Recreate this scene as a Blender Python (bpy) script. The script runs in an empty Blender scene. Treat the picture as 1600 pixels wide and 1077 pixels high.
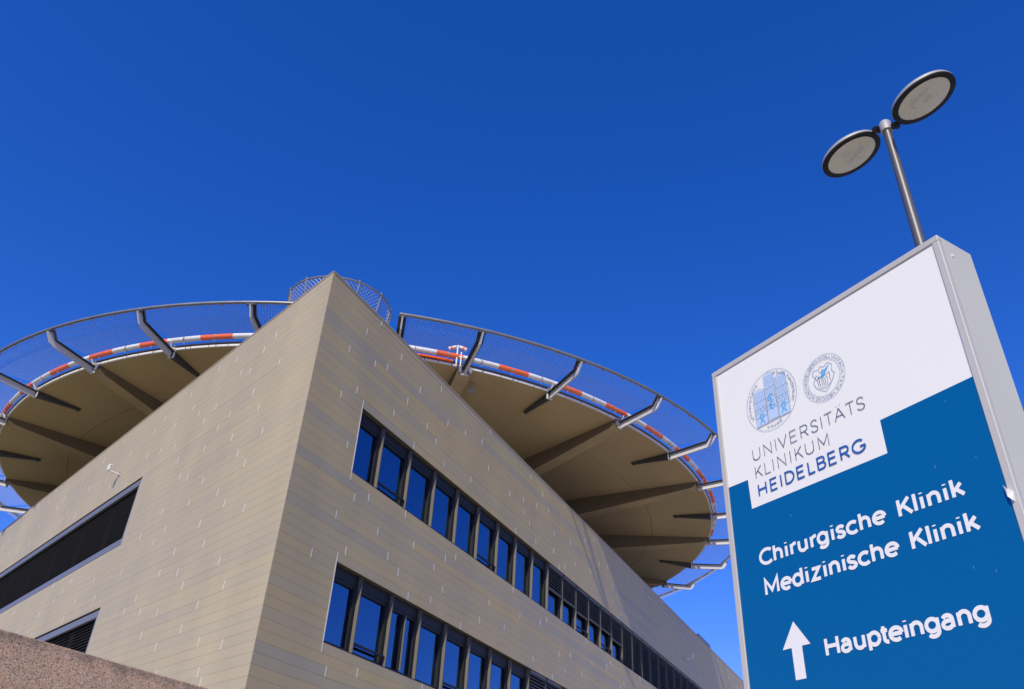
import bpy, math, random
from math import sin, cos, pi, radians as R
from mathutils import Vector, Matrix
random.seed(7)
scn = bpy.context.scene
C = scn.collection

# ------------------------------------------------------------------ camera
EYE = 1.6
cam = bpy.data.cameras.new('camera'); camo = bpy.data.objects.new('camera', cam); C.objects.link(camo)
PIT, ROL = 0.58525, 0.056656
F = Vector((0, cos(PIT), sin(PIT))); U0 = Vector((0, -sin(PIT), cos(PIT))); R0 = Vector((1, 0, 0))
RX = R0*cos(ROL)+U0*sin(ROL); UY = -R0*sin(ROL)+U0*cos(ROL)
m = Matrix.Identity(4)
for i in range(3):
    m[i][0] = RX[i]; m[i][1] = UY[i]; m[i][2] = -F[i]
m[2][3] = EYE
camo.matrix_world = m
cam.sensor_fit = 'HORIZONTAL'; cam.sensor_width = 36; cam.lens = 36*1280.23/1600
cam.clip_start = 0.05; cam.clip_end = 6000
scn.camera = camo

# ------------------------------------------------------------------ light
SUN_AZ, SUN_EL = 196.3, 40.0
w = bpy.data.worlds.new('World'); scn.world = w; w.use_nodes = True
nt = w.node_tree; nt.nodes.clear()
sky = nt.nodes.new('ShaderNodeTexSky'); sky.sky_type = 'NISHITA'; sky.sun_disc = False
sky.sun_elevation = R(SUN_EL); sky.sun_rotation = R(SUN_AZ)
sky.air_density = 1.0; sky.dust_density = 0.4; sky.ozone_density = 3.0; sky.altitude = 300
gm = nt.nodes.new('ShaderNodeGamma'); gm.inputs[1].default_value = 1.0
hs = nt.nodes.new('ShaderNodeHueSaturation'); hs.inputs['Saturation'].default_value = 1.36; hs.inputs['Hue'].default_value = 0.5
bg = nt.nodes.new('ShaderNodeBackground'); bg.inputs[1].default_value = 0.132
ow = nt.nodes.new('ShaderNodeOutputWorld')
nt.links.new(sky.outputs[0], gm.inputs[0]); nt.links.new(gm.outputs[0], hs.inputs['Color'])
tn = nt.nodes.new('ShaderNodeMix'); tn.data_type = 'RGBA'; tn.blend_type = 'MULTIPLY'; tn.inputs[0].default_value = 1; tn.inputs[7].default_value = (1.03, .86, 1.50, 1)
nt.links.new(hs.outputs[0], tn.inputs[6]); nt.links.new(tn.outputs[2], bg.inputs[0]); nt.links.new(bg.outputs[0], ow.inputs[0])
sl = bpy.data.lights.new('sun', 'SUN'); sl.energy = 4.4; sl.angle = R(0.53); sl.color = (1, .91, .70)
so = bpy.data.objects.new('sun', sl); C.objects.link(so)
so.rotation_euler = (R(90-SUN_EL), 0, R(180-SUN_AZ)); so.location = (0, -20, 40)
# sun lamp shines along local -Z: direction to the sun must be az/el
sd = Vector((sin(R(SUN_AZ))*cos(R(SUN_EL)), cos(R(SUN_AZ))*cos(R(SUN_EL)), sin(R(SUN_EL))))
so.rotation_euler = sd.to_track_quat('Z', 'Y').to_euler()
vs = scn.view_settings; scn.display_settings.display_device = 'sRGB'
vs.view_transform = 'Standard'; vs.look = 'None'; vs.exposure = 0.0; vs.gamma = 1.0; vs.use_curve_mapping = False
scn.cycles.max_bounces = 8; scn.cycles.diffuse_bounces = 5

# ------------------------------------------------------------------ materials
def mat(name, col, rough=.6, metal=0., spec=.5, var=None, scale=3., amount=.0, bump=0., bscale=40., stretch=(1, 1, 1), rnd=None, coat=0., geo=False):
    mt = bpy.data.materials.new(name); mt.use_nodes = True
    n = mt.node_tree.nodes; l = mt.node_tree.links; b = n['Principled BSDF']
    b.inputs['Base Color'].default_value = (*col, 1); b.inputs['Roughness'].default_value = rough
    b.inputs['Metallic'].default_value = metal; b.inputs['Specular IOR Level'].default_value = spec
    b.inputs['Coat Weight'].default_value = coat
    src = None
    tc = n.new('ShaderNodeTexCoord'); mp = n.new('ShaderNodeMapping'); mp.inputs['Scale'].default_value = stretch
    if geo:
        gg = n.new('ShaderNodeNewGeometry'); l.new(gg.outputs['Position'], mp.inputs[0])
    else: l.new(tc.outputs['Object'], mp.inputs[0])
    if rnd:
        oi = n.new('ShaderNodeObjectInfo'); rp = n.new('ShaderNodeValToRGB'); rp.color_ramp.interpolation = 'LINEAR'
        els = rp.color_ramp.elements
        els[0].color = (*rnd[0], 1); els[1].color = (*rnd[-1], 1); els[1].position = 1
        for i, c in enumerate(rnd[1:-1]):
            e = els.new((i+1)/(len(rnd)-1)); e.color = (*c, 1)
        l.new(oi.outputs['Random'], rp.inputs[0]); src = rp.outputs[0]
    if amount > 0:
        nz = n.new('ShaderNodeTexNoise'); nz.inputs['Scale'].default_value = scale; nz.inputs['Detail'].default_value = 6
        l.new(mp.outputs[0], nz.inputs[0])
        rmp = n.new('ShaderNodeMapRange'); rmp.inputs[1].default_value = .3; rmp.inputs[2].default_value = .7
        rmp.inputs[3].default_value = 1-amount; rmp.inputs[4].default_value = 1+amount
        l.new(nz.outputs[0], rmp.inputs[0])
        mx = n.new('ShaderNodeMix'); mx.data_type = 'RGBA'; mx.blend_type = 'MULTIPLY'; mx.inputs[0].default_value = 1
        mx.inputs[6].default_value = (*col, 1)
        if src: l.new(src, mx.inputs[6])
        l.new(rmp.outputs[0], mx.inputs[7]); src = mx.outputs[2]
        r2 = n.new('ShaderNodeMapRange'); r2.inputs[3].default_value = max(rough-.08, 0); r2.inputs[4].default_value = rough+.08
        l.new(nz.outputs[0], r2.inputs[0]); l.new(r2.outputs[0], b.inputs['Roughness'])
    if src: l.new(src, b.inputs['Base Color'])
    if bump > 0:
        nb = n.new('ShaderNodeTexNoise'); nb.inputs['Scale'].default_value = bscale; nb.inputs['Detail'].default_value = 4
        l.new(mp.outputs[0], nb.inputs[0])
        bp = n.new('ShaderNodeBump'); bp.inputs['Strength'].default_value = bump; bp.inputs['Distance'].default_value = .01
        l.new(nb.outputs[0], bp.inputs['Height']); l.new(bp.outputs[0], b.inputs['Normal'])
    return mt

M = {}
M['clad'] = mat('coated_aluminium_cladding', (.5, .41, .26), rough=.5, metal=.05, amount=.06, scale=1., stretch=(.9, .9, .2), geo=True,
                rnd=[(.43, .35, .19), (.51, .385, .165), (.46, .365, .18), (.53, .39, .15), (.47, .365, .185), (.51, .385, .165), (.405, .34, .20), (.495, .38, .165)])
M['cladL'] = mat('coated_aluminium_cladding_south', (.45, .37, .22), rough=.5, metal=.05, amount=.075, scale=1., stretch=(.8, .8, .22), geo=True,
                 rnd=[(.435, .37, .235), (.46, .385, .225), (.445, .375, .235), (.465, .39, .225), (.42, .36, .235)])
M['trim'] = mat('cladding_edge_trim', (.46, .375, .215), rough=.45, metal=.1, amount=.05)
M['strip'] = mat('lit_joint_aluminium', (.74, .71, .64), rough=.35, metal=.2)  # pale trim; on the joints the tone stands in for sunlit jambs
M['backing'] = mat('dark_backing', (.09, .08, .065), rough=.9)
M['inside'] = mat('dark_interior', (.012, .012, .013), rough=.9)
M['darkframe'] = mat('anthracite_window_frame', (.014, .014, .014), rough=.55, spec=.3)
M['fin'] = mat('grey_aluminium_fin', (.15, .14, .12), rough=.6, spec=.2)
M['fincap'] = mat('dark_grey_fin_cap', (.045, .045, .048), rough=.5)
M['slat'] = mat('aluminium_blind_slat', (.13, .125, .115), rough=.5)
M['louvre'] = mat('black_louvre', (.10, .095, .085), rough=.5)
M['greyframe'] = mat('blue_grey_frame', (.215, .21, .215), rough=.4, metal=.3)
M['soffit'] = mat('pale_concrete_soffit', (.46, .345, .185), rough=.8, amount=.09, scale=.35, bump=.1, bscale=20)
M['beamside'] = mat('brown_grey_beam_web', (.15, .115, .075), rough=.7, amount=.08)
M['beam'] = mat('concrete_beam', (.42, .325, .185), rough=.85, amount=.10, scale=.8, bump=.15, bscale=15)
M['deck'] = mat('aluminium_deck', (.45, .46, .45), rough=.5, metal=.3)
M['white'] = mat('white_coated_steel', (.78, .78, .76), rough=.4)
M['pipe_white'] = mat('white_edge_pipe', (.78, .77, .74), rough=.5, amount=.08, scale=9)
M['pipe_orange'] = mat('orange_edge_pipe', (.95, .13, .0), rough=.45, amount=.12, scale=9)
M['web'] = mat('shade_tinted_steel', (.24, .23, .28), rough=.5, metal=.3)  # overhang shadow on the white fascia web, put into the colour
M['armweb'] = mat('pale_grey_arm', (.60, .59, .57), rough=.5)
M['armflange'] = mat('shade_dark_flange', (.035, .036, .04), rough=.5, metal=.3)  # near-black tone puts the shade of the underside into the flange
M['steel'] = mat('galvanised_steel', (.40, .41, .42), rough=.45, metal=.55, amount=.12, scale=6)
M['rail'] = mat('galvanised_rail', (.24, .245, .25), rough=.42, metal=.5, amount=.1, scale=4)
M['darksteel'] = mat('dark_grey_steel', (.07, .072, .075), rough=.55, metal=.3)
M['wire'] = mat('net_wire', (.52, .53, .55), rough=.5, metal=.2)
M['pole'] = mat('grey_painted_pole', (.11, .11, .115), rough=.45, metal=.3)
M['lampdark'] = mat('black_lamp_ring', (.012, .011, .010), rough=.6, spec=.2)
M['lamptop'] = mat('silver_lamp_housing', (.34, .34, .34), rough=.55, metal=.2)
M['reflector'] = mat('cream_reflector', (.85, .83, .72), rough=.6)
M['lampbox'] = mat('grey_gear_tray', (.10, .095, .08), rough=.6)
M['signframe'] = mat('silver_anodised_frame', (.53, .51, .44), rough=.4, metal=.15, amount=.03, scale=2)
M['signside'] = mat('silver_side_sheet', (.56, .55, .45), rough=.45, metal=.1, amount=.04, scale=1.5)
M['signwhite'] = mat('white_sign_face', (.79, .79, .72), rough=.35)
M['signblue'] = mat('blue_sign_film', (.0, .102, .285), rough=.35, spec=.2)
M['letterwhite'] = mat('white_letter_film', (.77, .77, .74), rough=.4)
M['textgrey'] = mat('grey_print', (.12, .13, .2), rough=.5)
M['textblue'] = mat('blue_print', (.015, .10, .36), rough=.5)
M['printline'] = mat('seal_line_print', (.13, .19, .34), rough=.5)
M['printlight'] = mat('seal_light_blue_print', (.46, .60, .78), rough=.5)
M['printcyan'] = mat('seal_cyan_print', (.12, .42, .72), rough=.5)
M['fleck'] = mat('pale_scratch', (.16, .30, .52), rough=.5)
M['ground'] = mat('pale_paving', (.40, .37, .31), rough=.9, amount=.12, scale=.5)
M['added_dark_lawn'] = mat('added_dark_grass', (.07, .085, .035), rough=.95, amount=.25, scale=1.5)  # dark green for the added ground that lowers bounce light
M['road'] = mat('asphalt', (.055, .055, .055), rough=.9, amount=.2, scale=2)
M['kerb'] = mat('kerb_stone', (.33, .32, .3), rough=.85, amount=.1)
M['roofing'] = mat('roof_gravel', (.34, .31, .26), rough=.95, amount=.15, scale=3)

def aggregate():
    mt = bpy.data.materials.new('washed_aggregate'); mt.use_nodes = True
    n = mt.node_tree.nodes; l = mt.node_tree.links; b = n['Principled BSDF']; b.inputs['Roughness'].default_value = .85
    tc = n.new('ShaderNodeTexCoord')
    v = n.new('ShaderNodeTexVoronoi'); v.inputs['Scale'].default_value = 300
    v2 = n.new('ShaderNodeTexVoronoi'); v2.inputs['Scale'].default_value = 110
    nz = n.new('ShaderNodeTexNoise'); nz.inputs['Scale'].default_value = 3; nz.inputs['Detail'].default_value = 5
    for q in (v, v2, nz): l.new(tc.outputs['Object'], q.inputs['Vector'])
    sp = n.new('ShaderNodeSeparateColor'); l.new(v.outputs['Color'], sp.inputs[0])
    rp = n.new('ShaderNodeValToRGB'); e = rp.color_ramp.elements
    e[0].color = (.22, .14, .11, 1); e[0].position = 0; e[1].color = (.9, .68, .42, 1); e[1].position = 1
    for p, c in ((.18, (.50, .28, .145, 1)), (.45, (.73, .44, .225, 1)), (.75, (.82, .53, .29, 1)), (.9, (.66, .53, .34, 1))):
        x = e.new(p); x.color = c
    l.new(sp.outputs[0], rp.inputs[0])
    mx = n.new('ShaderNodeMix'); mx.data_type = 'RGBA'; mx.blend_type = 'MULTIPLY'; mx.inputs[0].default_value = 1
    mr = n.new('ShaderNodeMapRange'); mr.inputs[1].default_value = .3; mr.inputs[2].default_value = .7; mr.inputs[3].default_value = .86; mr.inputs[4].default_value = 1.14
    l.new(nz.outputs[0], mr.inputs[0]); l.new(rp.outputs[0], mx.inputs[6]); l.new(mr.outputs[0], mx.inputs[7])
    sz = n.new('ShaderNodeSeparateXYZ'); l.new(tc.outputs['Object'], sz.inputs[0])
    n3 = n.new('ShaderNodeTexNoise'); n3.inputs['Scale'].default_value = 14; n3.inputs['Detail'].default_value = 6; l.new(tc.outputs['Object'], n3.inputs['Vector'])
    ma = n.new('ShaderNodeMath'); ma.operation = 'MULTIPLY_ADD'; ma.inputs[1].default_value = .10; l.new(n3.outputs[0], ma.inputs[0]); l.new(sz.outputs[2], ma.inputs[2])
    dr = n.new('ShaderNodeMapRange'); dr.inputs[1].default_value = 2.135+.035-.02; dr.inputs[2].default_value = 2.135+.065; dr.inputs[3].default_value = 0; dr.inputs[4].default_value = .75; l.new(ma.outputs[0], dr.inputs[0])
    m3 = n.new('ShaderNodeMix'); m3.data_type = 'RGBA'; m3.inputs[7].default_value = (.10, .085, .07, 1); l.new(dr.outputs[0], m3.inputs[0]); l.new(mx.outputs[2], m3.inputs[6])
    l.new(m3.outputs[2], b.inputs['Base Color'])
    bp = n.new('ShaderNodeBump'); bp.inputs['Strength'].default_value = .3; bp.inputs['Distance'].default_value = .003; bp.invert = True
    l.new(v.outputs['Distance'], bp.inputs['Height']); l.new(bp.outputs[0], b.inputs['Normal'])
    return mt
M['aggregate'] = aggregate()

def glassmat():
    mt = bpy.data.materials.new('window_glass'); mt.use_nodes = True
    n = mt.node_tree.nodes; l = mt.node_tree.links; n.remove(n['Principled BSDF'])
    g = n.new('ShaderNodeBsdfGlossy'); g.inputs['Roughness'].default_value = .01; g.inputs['Color'].default_value = (.35, .68, 1, 1)
    t = n.new('ShaderNodeBsdfTransparent'); t.inputs[0].default_value = (.22, .26, .3, 1)
    fr = n.new('ShaderNodeFresnel'); fr.inputs[0].default_value = 1.9
    nz = n.new('ShaderNodeTexNoise'); nz.inputs['Scale'].default_value = .7
    tc = n.new('ShaderNodeTexCoord'); l.new(tc.outputs['Object'], nz.inputs['Vector'])
    bp = n.new('ShaderNodeBump'); bp.inputs['Strength'].default_value = .05; bp.inputs['Distance'].default_value = .02
    l.new(nz.outputs[0], bp.inputs['Height']); l.new(bp.outputs[0], g.inputs['Normal'])
    ad = n.new('ShaderNodeMath'); ad.operation = 'MULTIPLY_ADD'; ad.inputs[1].default_value = .75; ad.inputs[2].default_value = .20; ad.use_clamp = True
    l.new(fr.outputs[0], ad.inputs[0])
    mx = n.new('ShaderNodeMixShader'); l.new(ad.outputs[0], mx.inputs[0]); l.new(t.outputs[0], mx.inputs[1]); l.new(g.outputs[0], mx.inputs[2])
    l.new(mx.outputs[0], n['Material Output'].inputs[0])
    return mt
M['glass'] = glassmat()

def lensmat():
    mt = bpy.data.materials.new('frosted_lamp_lens'); mt.use_nodes = True
    n = mt.node_tree.nodes; l = mt.node_tree.links; b = n['Principled BSDF']
    b.inputs['Base Color'].default_value = (.93, .90, .74, 1); b.inputs['Roughness'].default_value = .25
    tr = n.new('ShaderNodeBsdfTransparent'); tr.inputs[0].default_value = (.85, .84, .75, 1)
    tl = n.new('ShaderNodeBsdfTranslucent'); tl.inputs[0].default_value = (.75, .73, .62, 1)
    m1 = n.new('ShaderNodeMixShader'); m1.inputs[0].default_value = .03
    l.new(b.outputs[0], m1.inputs[1]); l.new(tl.outputs[0], m1.inputs[2])
    m2 = n.new('ShaderNodeMixShader'); m2.inputs[0].default_value = .36
    l.new(m1.outputs[0], m2.inputs[1]); l.new(tr.outputs[0], m2.inputs[2])
    l.new(m2.outputs[0], n['Material Output'].inputs[0])
    return mt
M['lens'] = lensmat()

# ------------------------------------------------------------------ mesh helpers
class MB:
    def __init__(s): s.v = []; s.f = []
    def add(s, vs_, fs):
        o = len(s.v); s.v += [tuple(q) for q in vs_]; s.f += [tuple(i+o for i in f) for f in fs]; return s
    def box(s, x0, x1, y0, y1, z0, z1):
        return s.add([(x0, y0, z0), (x1, y0, z0), (x1, y1, z0), (x0, y1, z0), (x0, y0, z1), (x1, y0, z1), (x1, y1, z1), (x0, y1, z1)],
                     [(0, 3, 2, 1), (4, 5, 6, 7), (0, 1, 5, 4), (1, 2, 6, 5), (2, 3, 7, 6), (3, 0, 4, 7)])
    def tube(s, pts, r, n=8, closed=False, caps=True, up=None):
        pts = [Vector(q) for q in pts]; N = len(pts); rings = []
        rr = r if isinstance(r, (list, tuple)) else [r]*N
        for i, q in enumerate(pts):
            if closed: a, b = pts[i-1], pts[(i+1) % N]
            else: a, b = pts[max(i-1, 0)], pts[min(i+1, N-1)]
            t = (b-a).normalized(); ref = up or (Vector((0, 0, 1)) if abs(t.z) < .95 else Vector((1, 0, 0)))
            x = t.cross(ref).normalized(); y = x.cross(t)
            rings.append([q+(x*cos(2*pi*k/n)+y*sin(2*pi*k/n))*rr[i] for k in range(n)])
        vs_ = [v for g in rings for v in g]; fs = []
        for i in range(N if closed else N-1):
            j = (i+1) % N
            for k in range(n):
                k2 = (k+1) % n; fs.append((i*n+k, i*n+k2, j*n+k2, j*n+k))
        if caps and not closed:
            fs.append(tuple(range(n))[::-1]); fs.append(tuple((N-1)*n+k for k in range(n)))
        return s.add(vs_, fs)
    def prism(s, poly, z0, z1):
        n = len(poly)
        return s.add([(x, y, z0) for x, y in poly]+[(x, y, z1) for x, y in poly],
                     [tuple(range(n))[::-1], tuple(range(n, 2*n))]+[(i, (i+1) % n, n+(i+1) % n, n+i) for i in range(n)])
    def mesh(s, name, mt, smooth=False, fixn=True):
        me = bpy.data.meshes.new(name); me.from_pydata(s.v, [], s.f); me.materials.append(mt)
        if fixn:
            import bmesh
            bm = bmesh.new(); bm.from_mesh(me); bmesh.ops.recalc_face_normals(bm, faces=bm.faces); bm.to_mesh(me); bm.free()
        if smooth:
            me.polygons.foreach_set('use_smooth', [True]*len(me.polygons))
            if hasattr(me, 'set_sharp_from_angle'): me.set_sharp_from_angle(angle=R(40))
        return me
def link(name, data, parent=None, loc=(0, 0, 0), rot=0., kind=None):
    o = bpy.data.objects.new(name, data); C.objects.link(o)
    if parent: o.parent = parent
    o.location = loc; o.rotation_euler = (0, 0, rot)
    if kind: o['kind'] = kind
    return o
def ob(name, mb, mt, parent=None, loc=(0, 0, 0), rot=0., smooth=False, kind=None, fixn=True):
    return link(name, mb.mesh(name, mt, smooth, fixn), parent, loc, rot, kind)
def thing(name, label, cat, loc=(0, 0, 0), rot=0., group=None):
    o = link(name, None, None, loc, rot); o['label'] = label; o['category'] = cat
    if group: o['group'] = group
    o.empty_display_size = .3
    return o
def bevel(o, wd, seg=2):
    mo = o.modifiers.new('bevel', 'BEVEL'); mo.width = wd; mo.segments = seg; mo.limit_method = 'ANGLE'; mo.angle_limit = R(40)
    return o

# ------------------------------------------------------------------ ground
ob('ground', MB().box(-3000, 3000, -3000, 3000, -.5, 0), M['ground'], kind='structure')
ob('added_dark_lawn', MB().prism([(-400, -120), (-9, -120), (-9, 8), (-60, 80), (-400, 400)], 0, .05), M['added_dark_lawn'], kind='structure')  # unseen, added to cut bounce light on the left of the soffit
ob('road', MB().box(9, 16, -400, 400, .0, .004), M['road'], rot=-.46, kind='structure')
ob('kerb', MB().box(8.85, 9.0, -400, 400, .0, .12), M['kerb'], rot=-.46, kind='structure')

# ------------------------------------------------------------------ clinic building
S = 11.0
CX, CY = -.36013106*S, 1.2849721*S
AZR, AZL = .4665383, -.7255185
UR = Vector((sin(AZR), cos(AZR), 0)); UL = Vector((sin(AZL), cos(AZL), 0))
ROT_R, ROT_L = pi/2-AZR, pi/2-AZL
H = .01727*S; ZT = .7777*S+EYE              # course height, top of the upper window band (world z)
ZROOF = 1.0*S+EYE
LEN_R, LEN_L = 62., 42.
bld = thing('clinic_building', 'beige metal clad clinic building with a sharp corner and ribbon windows under the helipad', 'building', (CX, CY, 0))
# each facade: local x runs along the wall from the corner, local y = o*outward, local z up
def holes_R():
    z2 = lambda a: a*S+EYE
    return [(1.765, 46.4, ZT-8*H+.0, ZT), (1.765, 46.4, ZT-26*H, ZT-18*H)]
def holes_L():
    return [(8.66, 41., .6230*S+EYE, .7965*S+EYE), (8.66, 41., .6230*S+EYE-3.5, .4785*S+EYE)]
TR = [(-13,1.95),(-13,7.76),(-13,13.49),(-12,4.88),(-12,10.65),(-12,16.36),(-11,2.93),(-11,11.6),(-11,17.28),(-10,1.47),(-10,7.3),(-10,15.4),(-9,3.91),(-9,6.32),(-9,12.1),(-9,17.76),(-8,2.44),(-8,5.37),(-8,11.14),(-8,16.88),(-7,1.96),(-7,7.79),(-7,10.18),(-7,14.01),(-7,16.37),(-6,0.99),(-6,3.43),(-6,9.22),(-6,12.59),(-6,18.31),(-5,4.41),(-5,10.2),(-5,15.93),(-4,4.89),(-4,10.67),(-4,14.49),(-3,2.95),(-3,6.83),(-3,12.6),(-3,18.32),(-2,1.48),(-2,5.39),(-2,11.17),(-2,13.55),(-2,19.25),(-1,1.77),(-1,3.93),(-1,9.74),(-1,13.08),(-1,18.83),(8,1.77),(8,3.94),(8,9.74),(8,15.53),(8,21.34),(9,2.48),(9,6.38),(9,12.16),(9,17.93),(10,2.0),(10,5.89),(10,11.69),(10,17.49),(11,4.42),(11,10.25),(11,16.03),(11,19.39),(12,2.98),(12,5.4),(12,8.33),(12,14.12),(13,1.51),(13,13.16),(14,3.47),(14,5.89),(14,9.29),(14,15.08),(15,3.94),(15,7.85),(15,13.65),(16,2.0),(16,5.4),(16,11.24),(17,1.77),(17,4.44),(17,6.89),(17,12.67),(26,1.77),(26,5.41),(27,2.97),(28,1.99)]
TL = [(-13,17.77),(-12,5.25),(-12,11.45),(-12,19.45),(-11,4.22),(-11,6.79),(-10,2.23),(-10,8.32),(-10,14.59),(-9,2.71),(-9,8.89),(-9,16.19),(-8,3.73),(-8,6.3),(-8,10.45),(-8,16.69),(-7,3.22),(-7,7.3),(-7,13.55),(-7,18.32),(-6,5.77),(-6,11.96),(-5,1.71),(-5,4.74),(-5,8.84),(-5,15.14),(-4,5.27),(-4,7.86),(-4,11.42),(-4,15.61),(-4,18.82),(-3,2.7),(-3,6.81),(-3,14.07),(-2,3.73),(-2,9.92),(-1,4.24),(0,2.22),(0,6.28),(1,4.74),(2,3.25),(3,5.79),(4,1.72),(4,5.28),(5,2.71),(6,4.26),(7,2.22),(7,6.31),(8,4.75),(9,3.24),(9,7.34),(9,13.66),(10,5.78),(10,11.97),(11,2.73),(11,6.3),(12,3.76),(12,9.92),(12,13.05),(13,1.71),(13,7.9),(14,4.79),(14,10.94),(15,3.25),(15,9.39),(16,5.31),(17,4.27),(18,2.26),(18,6.33),(19,3.78),(19,6.86),(20,5.83),(21,1.77),(21,4.78),(22,2.77),(23,5.32),(24,3.27),(25,4.32),(26,2.28),(27,1.26),(30,1.77)]
NC = int((ZT)/H)          # courses below the band top
def facade(name, rot, o, length, holes, ticks, period, vis):
    wall = MB(); D0 = .045; TA = math.tan(R(34.13)); X0, X1 = D0/TA+.002, (D0+.35)/TA
    # backing wall: strips of masonry round the openings
    zs = sorted({0., ZROOF-.02} | {h[2] for h in holes} | {h[3] for h in holes})
    for a, b in zip(zs, zs[1:]):
        xs = [(X1, length)]; wall.add([(X0, -o*D0, a), (X1, -o*D0, a), (X1, -o*(D0+.35), a), (X0, -o*D0, b), (X1, -o*D0, b), (X1, -o*(D0+.35), b)], [(0, 1, 2), (3, 5, 4), (0, 3, 4, 1), (1, 4, 5, 2), (2, 5, 3, 0)])
        for h in holes:
            if h[2] <= a+1e-6 and h[3] >= b-1e-6: xs = [(X1, h[0]), (h[1], length)]
        for x0, x1 in xs: wall.box(x0, x1, *sorted((-o*D0, -o*(D0+.35))), a, b)
    f = ob(name, wall, M['backing'], bld, (0, 0, 0), rot)
    count = 0; rest = MB()
    cache = {}
    for c in range(-13, NC+1):
        zt = ZT-c*H; zb = zt-H
        if c == -13: zt = ZROOF
        if zb < 0: zb = 0.
        tk = sorted(t for cc, t in ticks if cc == c)
        if not tk: tk = [random.choice((1, 2, 3, 4, 5, 6, 7, 8, 9, 10))*.49+.5]
        while tk[-1]+period < length-1.: tk.append(tk[-1]+period+random.choice((0, 0, 0, -.49*2, .49)))
        spans = []
        cuts = [0.]+tk+[length]
        hs_ = [h for h in holes if h[2] < zt-.02 and h[3] > zb+.02]
        for a, b in zip(cuts, cuts[1:]):
            segs = [(a, b, zb, zt)]
            for h in hs_:
                ns = []
                for (x0, x1, y0, y1) in segs:
                    if x1 <= h[0] or x0 >= h[1]: ns.append((x0, x1, y0, y1)); continue
                    if x0 < h[0]: ns.append((x0, h[0], y0, y1))
                    if x1 > h[1]: ns.append((h[1], x1, y0, y1))
                    m0, m1 = max(x0, h[0]), min(x1, h[1])
                    if y1 > h[3]+.02: ns.append((m0, m1, h[3], y1))
                    if y0 < h[2]-.02: ns.append((m0, m1, y0, h[2]))
                segs = ns
            spans += segs
        for (x0, x1, y0, y1) in spans:
            if x1-x0 < .03: continue
            g = .0016; gx0 = 0 if x0 == 0 else .006; gx1 = .006
            hh = y1-y0-2*g; w_ = x1-x0-gx0-gx1
            dep = .028; lift = random.uniform(0, .002)
            key = (round(w_, 2), round(hh, 3), x0 == 0)
            mi = 0.0415 if x0 == 0 else 0.     # mitre at the sharp corner
            mb = MB(); ya, yb = -o*dep, 0.
            mb.add([(mi, ya, 0), (w_, ya, 0), (w_, yb, 0), (0, yb, 0), (mi, ya, hh), (w_, ya, hh), (w_, yb, hh), (0, yb, hh)],
                   [(0, 3, 2, 1), (4, 5, 6, 7), (0, 1, 5, 4), (1, 2, 6, 5), (2, 3, 7, 6), (3, 0, 4, 7)])
            loc = (x0+gx0, o*lift*(0 if x0 == 0 else 1), y0+g)
            if count < 290 and vis(x0, x1, y0):
                if key not in cache: cache[key] = mb.mesh('cladding_panel', M['clad'] if o < 0 else M['cladL'])
                link('cladding_panel', cache[key], f, loc); count += 1
            else:
                rest.add([(v[0]+loc[0], v[1]+loc[1], v[2]+loc[2]) for v in mb.v], mb.f)
        # joint strips, sunlit jamb brightness put into their pale colour
        for t in tk:
            if any(h[0]+.02 < t < h[1]-.02 and h[2] < zb+H*.6 and h[3] > zt-H*.6 for h in hs_): continue
            if vis(t, t, zb): STR.append((f, t, zb, o))
            else: RSTR.setdefault(f.name, (f, MB()))[1].box(t-.011, t+.011, *sorted((-o*.03, o*.004)), zb+.004, zt-.004)
    ob('cladding_panel', rest, M['clad'] if o < 0 else M['cladL'], f, kind='stuff')
    return f
STR, RSTR = [], {}
def visR(a, b, z): return z > 2.2 and a < 27 and z > 3.6+a*.12
def visL(a, b, z): return z > 2.4 and a < 27
fR = facade('right_facade', ROT_R, -1, LEN_R, holes_R(), TR, 5.8, visR)
fL = facade('left_facade', ROT_L, 1, LEN_L, holes_L(), TL, 6.2, visL)
sm = {}
for k in (-1, 1): sm[k] = MB().box(-.009, .009, *sorted((-k*.03, k*.004)), .004, H-.004).mesh('joint_strip', M['strip'])
for f, t, zb, o in STR: link('joint_strip', sm[o], f, (t, 0, zb))
for f, mb in RSTR.values(): ob('joint_strip', mb, M['strip'], f, kind='stuff')
# corner trim, coping, roof
def wp(u, s, out=0.):   # plan point on a wall line, relative to the building empty
    n = Vector((sin(AZR+pi/2), cos(AZR+pi/2), 0)) if u is UR else Vector((sin(AZL-pi/2), cos(AZL-pi/2), 0))
    return u*s+n*out
PR, PL = UR*LEN_R, UL*LEN_L
INN = (UR+UL).normalized()
poly = [tuple((INN*.5)[:2]), tuple((PR+INN*.3)[:2]), tuple((PR+UL*20)[:2]), tuple((PL+UR*20)[:2]), tuple((PL+INN*.3)[:2])]
ob('roof', MB().prism(poly, ZROOF-.5, ZROOF-.42), M['roofing'], bld)
back = MB()
for a, b in ((PR, PR+UL*20), (PR+UL*20, PL+UR*20), (PL+UR*20, PL)):
    d = (b-a); n = Vector((-d.y, d.x, 0)).normalized()*.2
    back.prism([tuple(a[:2]), tuple(b[:2]), tuple((b+n)[:2]), tuple((a+n)[:2])], 0, ZROOF)
ob('rear_wall', back, M['trim'], bld)
for f, o, ln in ((fR, -1, LEN_R), (fL, 1, LEN_L)):
    cp = MB(); mi = .30
    y0, y1 = o*.012, -o*.34
    cp.add([(-.012*.0, y0, 0), (ln, y0, 0), (ln, y1, 0), (.34/math.tan(R(34.15)), y1, 0), (0, y0, .03), (ln, y0, .03), (ln, y1, .03), (.34/math.tan(R(34.15)), y1, .03)],
           [(0, 3, 2, 1), (4, 5, 6, 7), (0, 1, 5, 4), (1, 2, 6, 5), (2, 3, 7, 6), (3, 0, 4, 7)])
    ob('coping', cp, M['trim'], f, (0, 0, ZROOF+.002))
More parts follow.
